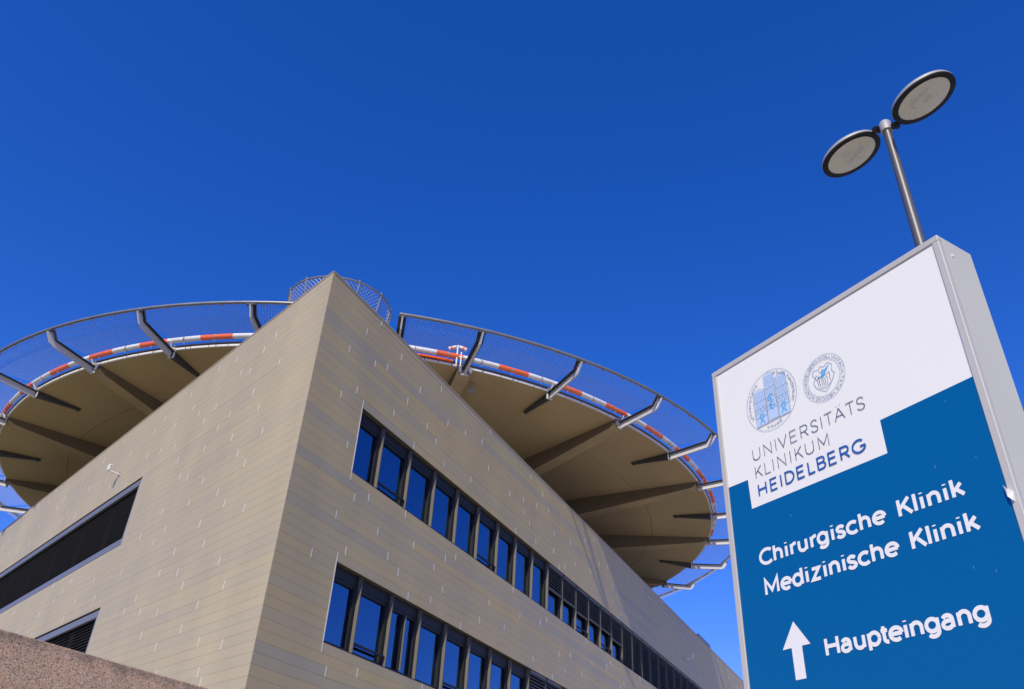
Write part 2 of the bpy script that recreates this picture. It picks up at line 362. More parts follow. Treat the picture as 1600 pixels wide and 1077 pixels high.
# rooftop upstand near the far end
ru = MB().box(31.6, 34.0, -.02, 1.2, ZROOF+.03, ZROOF+.17)
ob('roof_upstand', ru, M['greyframe'], fR, (0, 0, 0))

# right facade windows ---------------------------------------------------
DEP = .19
PITCH = 1.193
def band(zb, zt, x1, halfs, fulls, bars, splits):
    x = 1.765; i = 0; hgt = zt-zb
    edges = [1.765]; k = 0
    while 2.79+PITCH*k < 46.3: edges.append(2.79+PITCH*k); k += 1
    edges.append(46.4)
    rec = MB()
    rec.box(1.765, 46.4, DEP+.15, DEP+.17, zb, zt)
    rec.box(1.765, 46.4, .035, DEP+.15, zb-.02, zb-.001).box(1.765, 46.4, .035, DEP+.15, zt+.001, zt+.02)
    rec.box(1.745, 1.764, .035, DEP+.15, zb, zt).box(46.401, 46.42, .035, DEP+.15, zb, zt)
    ob('window_recess', rec, M['inside'], fR)
    ob('jamb_trim', MB().box(1.752, 1.772, -.006, .03, zb+.0, zt-.0), M['strip'], fR)
    ob('sill', MB().box(1.775, 46.4, -.004, DEP-.1, zb+.001, zb+.012), M['darkframe'], fR)
    W = PITCH
    for i in range(len(edges)-1):
        a, b = edges[i], edges[i+1]; W = b-a
        split = i in splits
        fm = MB(); fw = .055; yf, yg = DEP-.05, DEP
        L0, R0_ = (.045 if i else .01), W-.045
        top = hgt-.22
        fm.box(L0, R0_, DEP-.06, DEP+.05, top, hgt-.002)                 # head box
        fm.box(L0, L0+fw, yf, DEP+.05, .013, top-.001).box(R0_-.10, R0_, yf-.02, DEP+.05, .013, top-.001)
        fm.box(L0+fw+.001, R0_-.101, yf, DEP+.05, .013, .085).box(L0+fw+.001, R0_-.101, yf, DEP+.05, top-.07, top-.001)
        win = ob('window', fm, M['darkframe'], bld, tuple(UR*a)[:2]+(zb,), ROT_R)
        gx0, gx1 = L0+fw, R0_-.10
        if split:
            mm = (gx0+gx1)/2
            ob('pane', MB().box(gx0+.002, mm-.04, DEP, DEP+.012, .09, top-.075), M['glass'], win)
            # opened sash, hinged and swung out
            ob('mullion', MB().box(mm-.035, mm+.005, DEP-.09, DEP+.03, .09, top-.072), M['darkframe'], win)
            ob('mullion', MB().box(mm+.007, mm+.03, DEP-.12, DEP+.03, .09, top-.072), M['fin'], win)
            ob('pane', MB().box(mm+.04, gx1-.002, DEP, DEP+.012, .09, top-.075), M['glass'], win)
        else:
            ob('pane', MB().box(gx0+.002, gx1-.002, DEP, DEP+.012, .09, top-.075), M['glass'], win)
        # grey fin between this bay and the next
        if i < len(edges)-2:
            fb = MB().box(W-.030, W-.014, .045, DEP+.04, .013, hgt-.003).box(W+.010, W+.022, .075, DEP+.04, .013, hgt-.003)
            ob('fin_cap', MB().box(W-.031, W-.013, .036, .0445, .013, hgt-.003).box(W+.009, W+.023, .066, .0745, .013, hgt-.003), M['fincap'], win)
            ob('fin_core', MB().box(W-.0135, W+.0095, .13, DEP+.04, .013, hgt-.003), M['darkframe'], win)
            ob('fin', fb, M['fin'], win)
        if i in bars:
            ob('guard_bar', MB().box(L0+.01, R0_-.01, DEP-.12, DEP-.085, .20, .245).box(L0+.01, L0+.04, DEP-.085, DEP-.061, .21, .235).box(R0_-.05, R0_-.02, DEP-.085, DEP-.071, .21, .235), M['darkframe'], win)
        if i in halfs or i >= fulls:
            zlow = .02 if i >= fulls else hgt*halfs.get(i, .5)
            bl = MB(); z = hgt-.10
            while z > zlow:
                bl.add([(.05, .05, z-.022), (W-.04, .05, z-.022), (W-.04, .11, z+.02), (.05, .11, z+.02),
                        (.05, .05, z-.012), (W-.04, .05, z-.012), (W-.04, .11, z+.030), (.05, .11, z+.030)],
                       [(0, 3, 2, 1), (4, 5, 6, 7), (0, 1, 5, 4), (1, 2, 6, 5), (2, 3, 7, 6), (3, 0, 4, 7)])
                z -= .085
            bl.box(.05, W-.04, .05, .11, max(z, .013), max(z, .013)+.03)
            bl.box(.05, W-.04, .04, .13, hgt-.085, hgt-.003)
            ob('blind', bl, M['slat'], win)
band(ZT-8*H, ZT, 46.4, {9: .50, 10: .50, 11: .47, 12: .49, 13: .49, 14: .47}, 15, {1, 5, 11, 13}, set())
band(ZT-26*H, ZT-18*H, 46.4, {8: .5, 9: .5}, 14, {1, 4}, {2})

# left facade louvre windows ----------------------------------------------
for (x0, x1, z0, z1) in holes_L():
    hgt = z1-z0; W = x1-x0
    fw = .17; sw = .13
    fm = MB()
    y0, y1 = -.10, -.03                     # inward is -y on this facade
    fm.box(.03, W-.03, y0, y1, hgt-.04-fw, hgt-.04).box(.03, W-.03, y0, y1, .04, .04+fw)
    fm.box(.03, .03+sw, y0, y1, .041+fw, hgt-.041-fw).box(W-.03-sw, W-.03, y0, y1, .041+fw, hgt-.041-fw)
    for k in range(1, int(W/2.4)):
        fm.box(k*2.4, k*2.4+.05, -.30, -.22, .041+fw, hgt-.041-fw)
    win = ob('louvre_window', fm, M['greyframe'], bld, tuple(UL*x0)[:2]+(z0,), ROT_L)
    rec = MB().box(0, W, -.42, -.40, 0, hgt).box(0, W, -.40, -.035, -.02, -.001).box(0, W, -.40, -.035, hgt+.001, hgt+.02)
    rec.box(-.02, -.001, -.40, -.035, 0, hgt).box(W+.001, W+.02, -.40, -.035, 0, hgt)
    ob('window_recess', rec, M['inside'], win)
    z = .06+fw; slm = MB().add([(.03+sw, -.20, 0), (W-.03-sw, -.20, 0), (W-.03-sw, -.115, -.035), (.03+sw, -.115, -.035),
                                (.03+sw, -.20, .004), (W-.03-sw, -.20, .004), (W-.03-sw, -.115, -.031), (.03+sw, -.115, -.031)],
                               [(0, 3, 2, 1), (4, 5, 6, 7), (0, 1, 5, 4), (1, 2, 6, 5), (2, 3, 7, 6), (3, 0, 4, 7)]).mesh('louvre_slat', M['louvre'])
    while z < hgt-.05-fw:
        link('louvre_slat', slm, win, (0, 0, z+.03)); z += .082

# wall brackets -------------------------------------------------------------
def bracket(label, u, rot, s, z, o, arm, up):
    t = thing('wall_bracket', label, 'bracket', (CX+u.x*s, CY+u.y*s, z), rot)
    t['label'] = label
    ob('wall_plate', MB().box(-.06, .06, *sorted((o*.004, o*.02)), -.06, .06), M['steel'], t)
    ob('arm', MB().tube([(0, o*.02, 0), (0, o*arm, .02)], .022, 8), M['white'], t, smooth=True)
    b = MB().box(-.05, .05, *sorted((o*(arm-.03), o*(arm+.012))), .025, up).box(-.05, .05, *sorted((o*(arm-.09), o*(arm-.03))), up-.02, up)
    ob('holder', b, M['white'], t)
bracket('small white angled bracket on the sunlit left wall above the long louvre window', UL, ROT_L, 10.82, 9.444+EYE, 1, .36, .20)
bracket('small grey bracket on the shaded far end of the right wall', UR, ROT_R, 28.48, 9.25+EYE, -1, .40, .22)

# ------------------------------------------------------------------ helipad
HX, HY = -6.53, 39.098
ZD = 14.41+EYE
hp = thing('helipad', 'round rooftop helipad with orange and white edge pipe and safety net, behind the clinic corner', 'helipad', (HX, HY, ZROOF-.42))
ZB = ZROOF-.42
def P(az, r, z): return Vector((r*sin(R(az)), r*cos(R(az)), z-ZB))
NS = 240
circ = [((16.5)*sin(2*pi*k/NS), 16.5*cos(2*pi*k/NS)) for k in range(NS)]
ob('deck', MB().prism(circ, ZD+.10-ZB, ZD+.17-ZB), M['deck'], hp)
# soffit made of wedge plates with open joints
SP = [269., 256.9, 244.7, 232.6, 220.9, 208.6, 196.8, 185., 170.4, 162.4, 151.3, 139.9, 128.7, 117.5, 106., 94.8, 82.7, 70.8, 59., 47., 35., 23., 11., -1., -13., -25., -37., -49., -61., -73.]
SP = SP+[]
def ring_sector(mb, a0, a1, r0, r1, z0, z1, n=8):
    vs_ = []; fs = []
    for k in range(n+1):
        a = a0+(a1-a0)*k/n
        for r, z in ((r0, z0), (r1, z0), (r1, z1), (r0, z1)): vs_.append(P(a, r, z))
    for k in range(n):
        b = k*4
        for e in range(4): fs.append((b+e, b+(e+1) % 4, b+4+(e+1) % 4, b+4+e))
    fs += [(0, 1, 2, 3), (n*4+3, n*4+2, n*4+1, n*4)]
    mb.add(vs_, fs)
major = [SP[i] for i in range(1, len(SP), 2)]    # 256.9, 232.6, 208.6, 185, 162.4 ...
for i in range(len(SP)):
    a0 = SP[i]; a1 = SP[(i+1) % len(SP)]
    if a1 > a0: a1 -= 360
    if i % 2 == 0: continue
    a2 = SP[(i+2) % len(SP)]
    while a2 > a0: a2 -= 360
    for r0, r1 in ((3.5, 8.9), (8.92, 13.8), (13.815, 16.5)):
        mb = MB(); ring_sector(mb, a0-.03, a2+.03, r0, r1, ZD, ZD+.09, 16)
        ob('soffit_panel', mb, M['soffit'], hp)
    # major beam
    wd = .26; mb = MB()
    sec = [(16.45, .10), (16.2, .22), (10., .86), (3.8, 1.15)]
    vs_ = []
    cdir = Vector((sin(R(a0)), cos(R(a0)), 0)); sdir = Vector((cos(R(a0)), -sin(R(a0)), 0))
    for r, d in sec:
        for sx, zz in ((-1.0, 0), (1.0, 0), (.86, -d), (-.86, -d)):
            vs_.append(cdir*r+sdir*sx*wd+Vector((0, 0, ZD-.001-ZB+zz)))
    fs = [(0, 1, 2, 3), (15, 14, 13, 12)]
    for k in range(3):
        for e in range(4): fs.append((4*k+e, 4*k+(e+1) % 4, 4*k+4+(e+1) % 4, 4*k+4+e))
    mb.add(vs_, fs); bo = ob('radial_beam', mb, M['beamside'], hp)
    fm = MB()
    for k in range(3):
        (r0, d0), (r1, d1) = sec[k], sec[k+1]; q = []
        for r_, d_ in ((r0, d0), (r1, d1)):
            for sx, dz in ((-.92, .001), (.92, .001), (.92, .03), (-.92, .03)): q.append(cdir*r_+sdir*sx*wd+Vector((0, 0, ZD-.001-ZB-d_-dz)))
        fm.add(q, [(0, 1, 2, 3), (7, 6, 5, 4), (0, 1, 5, 4), (1, 2, 6, 5), (2, 3, 7, 6), (3, 0, 4, 7)])
    ob('bottom_flange', fm, M['beam'], bo)
    g = MB()      # white end gusset
    g.add([cdir*16.56+sdir*x+Vector((0, 0, ZD-ZB+z)) for x, z in ((-.30, .03), (.30, .03), (.22, -.2), (-.22, -.2))] +
          [cdir*16.52+sdir*x+Vector((0, 0, ZD-ZB+z)) for x, z in ((-.30, .03), (.30, .03), (.22, -.2), (-.22, -.2))],
          [(0, 1, 2, 3), (7, 6, 5, 4), (0, 1, 5, 4), (1, 2, 6, 5), (2, 3, 7, 6), (3, 0, 4, 7)])
    ob('end_plate', g, M['web'], hp)
for i in range(0, len(SP), 2):     # small tapered brackets under the minor arms
    a0 = SP[i]; cdir = Vector((sin(R(a0)), cos(R(a0)), 0)); sdir = Vector((cos(R(a0)), -sin(R(a0)), 0))
    mb = MB(); q = []
    for sx in (-.06, .06):
        for r, z in ((16.55, .01), (14.85, -.02), (14.85, -.08), (16.55, -.27)): q.append(cdir*r+sdir*sx+Vector((0, 0, ZD-.002-ZB+z)))
    mb.add(q, [(0, 1, 2, 3), (7, 6, 5, 4), (0, 1, 5, 4), (1, 2, 6, 5), (2, 3, 7, 6), (3, 0, 4, 7)])
    mb.tube([cdir*14.95+Vector((0, 0, ZD-ZB-.08)), cdir*14.95+Vector((0, 0, ZD-ZB-.17))], .02, 6)
    ob('tapered_bracket', mb, M['darksteel'], hp)
ob('core_column', MB().tube([(0, 0, 0), (0, 0, ZD-ZB)], 3.6, 40), M['beam'], hp, smooth=True)

# fascia: white segments below a recessed web coloured violet-grey for its shade
for i in range(len(SP)):
    a0 = SP[i]; a1 = SP[(i+1) % len(SP)]
    while a1 > a0: a1 -= 360
    mb = MB(); ring_sector(mb, a0, a1, 16.50, 16.52, ZD+.066, ZD+.118, 6); ring_sector(mb, a0, a1, 16.45, 16.60, ZD+.12, ZD+.135, 6); ob('fascia_web', mb, M['web'], hp)
    n = 5
    for k in range(n):
        b0 = a0+(a1-a0)*k/n-.04; b1 = a0+(a1-a0)*(k+1)/n+.04
        mb = MB(); ring_sector(mb, b0, b1, 16.505, 16.56, ZD-.005, ZD+.065, 3); ob('fascia_strip', mb, M['white'], hp)
# edge pipe
def pipe(a0, a1, m_):
    n = max(2, int(abs(a1-a0)/.11)); mb = MB()
    mb.tube([P(a0+(a1-a0)*k/n, 16.68, 14.70+EYE) for k in range(n+1)], [.094 if k % 3 else .088 for k in range(n+1)], 12); return ob('edge_pipe', mb, M[m_], hp, smooth=True)
orange = [(166., 162.9), (158.5, 154.7), (150.7, 147.1), (143.2, 139.4), (135.6, 131.7), (128.1, 123.7), (120.5, 115.8), (113.1, 108.4)]
a = 105.2
while a > -15: orange.append((a, a-3.9)); a -= 7.83
lo = [(193.0, 189.1), (201.1, 197.3), (209., 205.2), (216.8, 212.9), (225.2, 221.4), (233.3, 229.2)]
a = 241.1
while a < 338: lo.append((a, a-3.9)); a += 7.83
allo = sorted(orange+lo, key=lambda t: -t[0])
prev = None
for (a, b) in allo:
    if prev is not None:
        mid = (prev+a)/2
        for q0, q1 in ((prev-.0, mid+.04), (mid-.04, a+.0)):
            if q0-q1 > 12 :
                h_ = (q0+q1)/2; pipe(q0, h_, 'pipe_white'); pipe(h_, q1, 'pipe_white')
            elif q0-q1 > .1: pipe(q0, q1, 'pipe_white')
    pipe(a, b, 'pipe_orange'); prev = b
q0 = prev; q1 = allo[0][0]-360
if q0 > q1: pipe(q0, q1, 'pipe_white')
# pipe clamps
for (a, b) in allo:
    for a_ in ((a+b)/2+.2, (a+b)/2+4.0):
        cl = MB(); cl.tube([P(a_-.05, 16.68, 14.70+EYE), P(a_+.05, 16.68, 14.70+EYE)], .099, 12)
        q = P(a_, 16.70, 14.575+EYE); cl.tube([q, q-Vector((0, 0, .05))], .022, 6)
        ob('pipe_clamp', cl, M['steel'], hp)
# support arms, rail and net
RB, RK, RT = (16.5, 14.235+EYE), (18.2, 14.36+EYE), (18.43, 14.74+EYE)
def isec(mb, path, a0, part, hh=.115, ww=.12, tf=.016):
    # I-section swept along the radial path; local frame radial / vertical
    sdir = Vector((cos(R(a0)), -sin(R(a0)), 0))
    pts = [P(a0, *q) for q in path]
    fr = []
    for i, q in enumerate(pts):
        d = (pts[min(i+1, len(pts)-1)]-pts[max(i-1, 0)]).normalized(); nrm = sdir.cross(d).normalized()
        if nrm.z < 0: nrm = -nrm
        fr.append((q, nrm))
    def slab(x0, x1, y0, y1):
        vs_ = []; fs = []
        for q, nrm in fr:
            for x, y in ((x0, y0), (x1, y0), (x1, y1), (x0, y1)): vs_.append(q+sdir*x+nrm*y)
        for k in range(len(fr)-1):
            for e in range(4): fs.append((4*k+e, 4*k+(e+1) % 4, 4*k+4+(e+1) % 4, 4*k+4+e))
        n = 4*(len(fr)-1); fs += [(0, 1, 2, 3), (n+3, n+2, n+1, n)]
        mb.add(vs_, fs)
    slab(-ww, ww, hh-tf, hh) if part == 0 else (slab(-.028, .028, -hh, -hh+tf), slab(-.012, .012, -hh+tf+.001, hh-tf-.001))
for i, a0 in enumerate(SP):
    pth = [RB, (RK[0]-.08, RK[1]-.006), (RK[0], RK[1]+.02), (RT[0], RT[1]-.05)]
    mb = MB(); isec(mb, pth, a0, 1); arm = ob('net_arm', mb, M['armweb'], hp)
    mb = MB(); isec(mb, pth, a0, 0); ob('top_flange', mb, M['armflange'], arm)
    sdir = Vector((cos(R(a0)), -sin(R(a0)), 0)); cdir = Vector((sin(R(a0)), cos(R(a0)), 0))
    k = MB()
    q = [cdir*r+sdir*s_+Vector((0, 0, z-ZB)) for s_ in (-.11, .11) for r, z in ((16.49, 14.13+EYE), (16.53, 14.13+EYE), (16.53, 14.56+EYE), (16.49, 14.56+EYE))]
    k.add(q, [(0, 1, 2, 3), (7, 6, 5, 4), (0, 1, 5, 4), (1, 2, 6, 5), (2, 3, 7, 6), (3, 0, 4, 7)])
    for dz in (.33, .42):
        b = P(a0, 16.6, 14.13+EYE+dz); k.tube([b-sdir*.13, b+sdir*.13], .018, 6)
    b1 = P(a0, 16.56, 14.4+EYE); b2 = P(a0, 16.72, 14.60+EYE); k.tube([b1, b2], .03, 6)
    ob('mounting_plate', k, M['white'], arm)
    pl = MB(); t0 = P(a0, RT[0], RT[1]-.06); pl.tube([t0-sdir*.13, t0+sdir*.13], .045, 8); ob('rail_shoe', pl, M['darksteel'], arm)
def profile(t):   # along the net from the pipe to the rail
    p0, p1, p2 = (16.72, 14.60+EYE), (18.17, 14.42+EYE), (18.42, 14.70+EYE)
    L1, L2 = 1.46, .38; d = t*(L1+L2)
    if d < L1: f_ = d/L1; return (p0[0]+(p1[0]-p0[0])*f_, p0[1]+(p1[1]-p0[1])*f_)
    f_ = (d-L1)/L2; return (p1[0]+(p2[0]-p1[0])*f_, p1[1]+(p2[1]-p1[1])*f_)
def netbay(a0, a1):
    n = max(4, int((a0-a1)/12*44)); mb = MB(); rw = .0032
    for k in range(n+1):
        a = a0+(a1-a0)*k/n
        mb.tube([P(a, *profile(0)), P(a, *profile(1.46/1.84)), P(a, *profile(1))], rw, 3, caps=False)
    for j in range(25):
        t = (j+.5)/25; sg = 8
        mb.tube([P(a0+(a1-a0)*k/sg, *profile(t)) for k in range(sg+1)], rw, 3, caps=False)
    ob('safety_net', mb, M['wire'], hp, fixn=False)
def railbay(a0, a1):
    n = 8; mb = MB(); mb.tube([P(a0+(a1-a0)*k/n, RT[0], RT[1]+.02) for k in range(n+1)], .055, 12)
    o = ob('net_rail', mb, M['rail'], hp, smooth=True)
    for k in (1, 2, 3):
        if a0-a1 < 8 and k > 1: break
        c = MB(); q = P(a0+(a1-a0)*k/4, RT[0]-.03, RT[1]-.06); c.tube([q, q+Vector((0, 0, .05))], .025, 8); c.tube([q-P(a0, .09, ZB), q], .015, 6)
        ob('net_clip', c, M['steel'], o)
for i in range(len(SP)):
    a0 = SP[i]; a1 = SP[(i+1) % len(SP)]
    while a1 > a0: a1 -= 360
    if i == 7: a1 = 180.3       # net stops at the stair cage
    netbay(a0-.5, a1+.5); railbay(a0+(.3 if i == 8 else 0), a1)
# stair cage with wire mesh
cage = link('stair_cage', None, hp, P(177.0, 17.55, ZB)); cage.empty_display_size = .3
RC0, RC1, ZC0, ZC1 = 1.49, 1.64, 14.25+EYE-ZB, 15.32+EYE-ZB
def cpt(a, t): r = RC0+(RC1-RC0)*t; return Vector((r*sin(R(a)), r*cos(R(a)), ZC0+(ZC1-ZC0)*t))
A0, A1 = 60., 300.
for t, rr in ((1., .032), (.0, .03), (.12, .02)):
    ob('cage_rail', MB().tube([cpt(A0+(A1-A0)*k/40, t) for k in range(41)], rr, 8), M['rail'], cage, smooth=True)
for k in range(9):
    a = A0+(A1-A0)*k/8; mb = MB(); mb.tube([cpt(a, 0), cpt(a, 1.0)], .035, 8); mb.tube([cpt(a, 1.02), cpt(a, 1.07)], .04, 8)
    ob('cage_post', mb, M['rail'], cage, smooth=True)
mm = MB(); NM = 50
for k in range(NM):
    for s_ in (1, -1):
        a = A0+(A1-A0)*k/NM; pts = []
        for j in range(7):
            t = j/6; aa = a+s_*t*34
            if A0 <= aa <= A1: pts.append(cpt(aa, .03+t*.94))
        if len(pts) > 1: mm.tube(pts, .0048, 3, caps=False)
ob('cage_mesh', mm, M['wire'], cage, fixn=False)
# stair platform floor under the cage
fl = MB(); fl.prism([(1.45*sin(R(A0+(A1-A0)*k/24)), 1.45*cos(R(A0+(A1-A0)*k/24))) for k in range(25)], ZC0-.05, ZC0-.0)
ob('platform', fl, M['rail'], cage)
# hydrant style light mast beside the first right arm and the red pipe under the deck edge
lm = link('light_mast', None, hp, P(163.6, 16.72, 14.35+EYE)); lm.empty_display_size = .2
mb = MB(); mb.tube([(0, 0, 0), (0, 0, .78)], .03, 8); mb.tube([(.14, 0, -.05), (.14, 0, .5)], .028, 8); mb.box(-.04, .18, -.02, .02, .30, .34); ob('mast', mb, M['white'], lm, smooth=True)
for sx in (-1, 1):
    mb = MB(); mb.tube([(sx*.05, 0, .72), (sx*.30, -.02, .60)], [.05, .065], 10); ob('light_head', mb, M['pipe_white'], lm, smooth=True)
    mb = MB(); mb.tube([(sx*.18, -.008, .658), (sx*.24, -.012, .629)], [.066, .069], 10); ob('red_band', mb, M['pipe_orange'], lm, smooth=True)
mb = MB(); mb.tube([P(170-k*.6, 16.62, 14.53+EYE) for k in range(11)], .045, 10); ob('red_pipe', mb, M['pipe_orange'], hp, smooth=True)
mb = MB(); mb.box(-.09, .09, -.05, .05, -.30, -.05); mb.tube([(0, 0, -.05), (0, 0, .14)], .015, 6)
ob('hanging_lamp', mb, M['steel'], hp, tuple(P(160.6, 15.75, ZD-.12)))

# ------------------------------------------------------------------ strokes font
def arc(cx, cy, rx, ry, a0, a1, n=14):
    return [(cx+rx*cos(R(a0+(a1-a0)*k/n)), cy+ry*sin(R(a0+(a1-a0)*k/n))) for k in range(n+1)]
X = .70
Sc = lambda w_, h_: [(w_*x, h_*y) for x, y in ((.93, .83), (.82, .94), (.62, 1.), (.38, 1.), (.16, .92), (.05, .78), (.10, .64), (.28, .55), (.62, .48), (.86, .38), (.97, .24), (.88, .09), (.66, .0), (.36, .0), (.14, .07), (.0, .19))]
G = {
 'U': (.66, [[(0, 1), (0, .33)]+arc(.33, .33, .33, .33, 180, 360)+[(.66, 1)]]),
 'N': (.68, [[(0, 0), (0, 1), (.68, 0), (.68, 1)]]),
 'I': (.0, [[(0, 0), (0, 1)]]),
 'V': (.74, [[(0, 1), (.37, 0), (.74, 1)]]),
 'E': (.52, [[(.54, 1), (0, 1), (0, 0), (.54, 0)], [(0, .52), (.5, .52)]]),
 'R': (.58, [[(0, 0), (0, 1), (.33, 1)]+arc(.33, .73, .25, .27, 90, -90)+[(0, .46)], [(.30, .46), (.60, 0)]]),
 'S': (.56, [Sc(.56, 1)]),
 'T': (.64, [[(0, 1), (.64, 1)], [(.32, 1), (.32, 0)]]),
 'A': (.76, [[(0, 0), (.38, 1), (.76, 0)], [(.13, .33), (.63, .33)]]),
 'Ä': (.76, [[(0, 0), (.38, 1), (.76, 0)], [(.13, .33), (.63, .33)], [(.24, 1.20), (.25, 1.26)], [(.51, 1.20), (.52, 1.26)]]),
 'K': (.58, [[(0, 0), (0, 1)], [(.54, 1), (0, .38)], [(.20, .60), (.60, 0)]]),
 'L': (.46, [[(0, 1), (0, 0), (.48, 0)]]),
 'M': (.80, [[(0, 0), (0, 1), (.40, .22), (.80, 1), (.80, 0)]]),
 'H': (.66, [[(0, 0), (0, 1)], [(.66, 0), (.66, 1)], [(0, .52), (.66, .52)]]),
 'D': (.68, [[(0, 0), (0, 1), (.22, 1)]+arc(.22, .5, .46, .5, 90, -90, 18)+[(0, 0)]]),
 'B': (.56, [[(0, 0), (0, 1), (.32, 1)]+arc(.32, .765, .21, .235, 90, -90)+[(0, .53)], [(.32, .53)]+arc(.32, .265, .25, .265, 90, -90)+[(0, 0)]]),
 'G': (.76, [arc(.46, .5, .46, .5, 48, 340, 24)+[(.87, .45), (.54, .45)]]),
 'C': (.72, [arc(.46, .5, .46, .5, 48, 312, 22)]),
 'F': (.50, [[(.52, 1), (0, 1), (0, 0)], [(0, .52), (.46, .52)]]),
 'i': (.0, [[(0, 0), (0, X)], [(0, .90), (0, .955)]]),
 'l': (.0, [[(0, 0), (0, 1.03)]]),
 'h': (.46, [[(0, 0), (0, 1.03)], [(0, .40)]+arc(.23, .42, .23, .28, 175, 0)+[(.46, 0)]]),
 'n': (.46, [[(0, 0), (0, X)], [(0, .40)]+arc(.23, .42, .23, .28, 175, 0)+[(.46, 0)]]),
 'r': (.25, [[(0, 0), (0, X)], [(0, .38)]+arc(.26, .40, .26, .28, 175, 80)]),
 'u': (.46, [[(0, X), (0, .28)]+arc(.23, .28, .23, .28, 180, 355), [(.46, X), (.46, 0)]]),
 'c': (.50, [arc(.31, .35, .31, .35, 48, 312, 20)]),
 'e': (.58, [[(.10, .36), (.585, .36)], arc(.30, .35, .30, .35, 3, 308, 24)]),
 's': (.42, [Sc(.42, X)]),
 'k': (.44, [[(0, 0), (0, 1.03)], [(.40, X), (0, .26)], [(.15, .42), (.46, 0)]]),
 'g': (.54, [arc(.27, .36, .27, .34, 0, 358, 22), [(.54, X), (.54, .02)]+arc(.28, .0, .26, .27, 0, -145, 12)]),
 'd': (.54, [arc(.27, .35, .27, .35, 0, 358, 22), [(.54, 0), (.54, 1.03)]]),
 'p': (.54, [arc(.27, .35, .27, .35, 0, 358, 22), [(0, X), (0, -.27)]]),
 'a': (.46, [arc(.23, .45, .215, .25, 150, 0, 10)+[(.445, 0)], [(.40, .40), (.24, .40)]+arc(.21, .2, .21, .2, 90, 270, 12)+[(.30, .01), (.40, .10)]]),
 't': (.28, [[(.12, .92), (.12, .20)]+arc(.28, .18, .16, .18, 180, 280, 8), [(-.02, X-.02), (.29, X-.02)]]),
 'z': (.44, [[(.02, X), (.44, X), (0, 0), (.46, 0)]]),
 'v': (.5, [[(0, X), (.25, 0), (.5, X)]]), 'b': (.54, [arc(.27, .35, .27, .35, 0, 358, 22), [(0, 0), (0, 1.03)]]),
 'y': (.5, [[(0, X), (.25, 0)], [(.5, X), (.12, -.3)]]), 'm': (.72, [[(0, 0), (0, X)], [(0, .4)]+arc(.18, .46, .18, .24, 175, 0, 8)+[(.36, 0)], [(.36, .4)]+arc(.54, .46, .18, .24, 175, 0, 8)+[(.72, 0)]]),
 '.': (.0, [[(0, .45), (0, .52)]]), ' ': (.18, []),
}
DZ = [0]
CAP = [.3]
def ribbon(mb, pts, w_, y0=-.0012, cap=None):
    cap = CAP[0] if cap is None else cap
    """flat mitred ribbon in the local x-z plane, facing -y"""
    q = [pts[0]]
    for a in pts[1:]:
        if (a[0]-q[-1][0])**2+(a[1]-q[-1][1])**2 > 1e-9: q.append(a)
    if len(q) < 2: return
    DZ[0] = (DZ[0]+1) % 7; y = y0-DZ[0]*.00012
    n = len(q); vs_ = []
    for i in range(n):
        d1 = Vector((q[i][0]-q[i-1][0], q[i][1]-q[i-1][1])).normalized() if i else None
        d2 = Vector((q[i+1][0]-q[i][0], q[i+1][1]-q[i][1])).normalized() if i < n-1 else None
        a = d1 or d2; b = d2 or d1; n1 = Vector((-a.y, a.x)); n2 = Vector((-b.y, b.x)); nn = (n1+n2)
        if nn.length < .2: nn = n1
        nn.normalize(); k = min(1/max(nn.dot(n1), .3), 2.2)
        ex = Vector((0, 0))
        off = nn*(w_/2*k)
        vs_ += [(q[i][0]+off.x, y, q[i][1]+off.y), (q[i][0]-off.x, y, q[i][1]-off.y)]
    mb.add(vs_, [(2*i, 2*i+1, 2*i+3, 2*i+2) for i in range(n-1)])
    if cap and w_ > .003:
        for e, p_ in ((0, 1), (n-1, n-2)):
            dd = Vector((q[e][0]-q[p_][0], q[e][1]-q[p_][1])).normalized(); nn = Vector((-dd.y, dd.x)); c_ = Vector(q[e])
            cp_ = [c_+nn*(w_/2*cos(t*pi/6))+dd*(w_/2*cap*sin(t*pi/6)) for t in range(7)]
            mb.add([(v.x, y, v.y) for v in cp_], [tuple(range(7))])
def text(txt, x0, x1, z0, h, w_, parent, mt, name='lettering', sx=1.10):
    """lay a line out between x0 and x1; letter gaps are solved to fill the measured width"""
    def fac(a, b):     # optical spacing: round and open sides stand closer
        return 1-(.22 if a in 'SDBGCescpbg' and a not in 'g' else 0)-(.30 if a in 'rtkKLT' else 0)-(.22 if b in 'CGScesgda' else 0)-(.30 if b in 'tTAÄV' else 0)-(.25 if a in 'AÄV' else 0)
    fs_ = [fac(a, b) for a, b in zip(txt, txt[1:])]
    tot = sum(G[c][0] for c in txt)*h*sx; gap = (x1-x0-w_-tot)/sum(fs_); x = x0+w_/2; fs_ += [0, 0]
    mb = MB()
    hc = h-w_
    for ci, c in enumerate(txt+' '):
        wd, st = G[c]
        if c == ' ' and mb.v: last = ob(name, mb, mt, parent, fixn=False); mb = MB()
        for s_ in st: ribbon(mb, [(x+px*h*sx, z0+w_/2+pz*hc) for px, pz in s_], w_)
        x += wd*h*sx+gap*fs_[ci]
    return last
def ringtext(mb, txt, cx, cz, r, a0, a1, h, w_):
    tot = sum(G[c][0]+.28 for c in txt); x = 0
    for c in txt:
        wd, st = G[c]
        for s_ in st:
            pts = []
            for px, pz in s_:
                a = R(a0+(a1-a0)*(x+px)/tot); rr = r+pz*h
                pts.append((cx+rr*cos(a), cz+rr*sin(a)))
            ribbon(mb, pts, w_)
        x += wd+.28

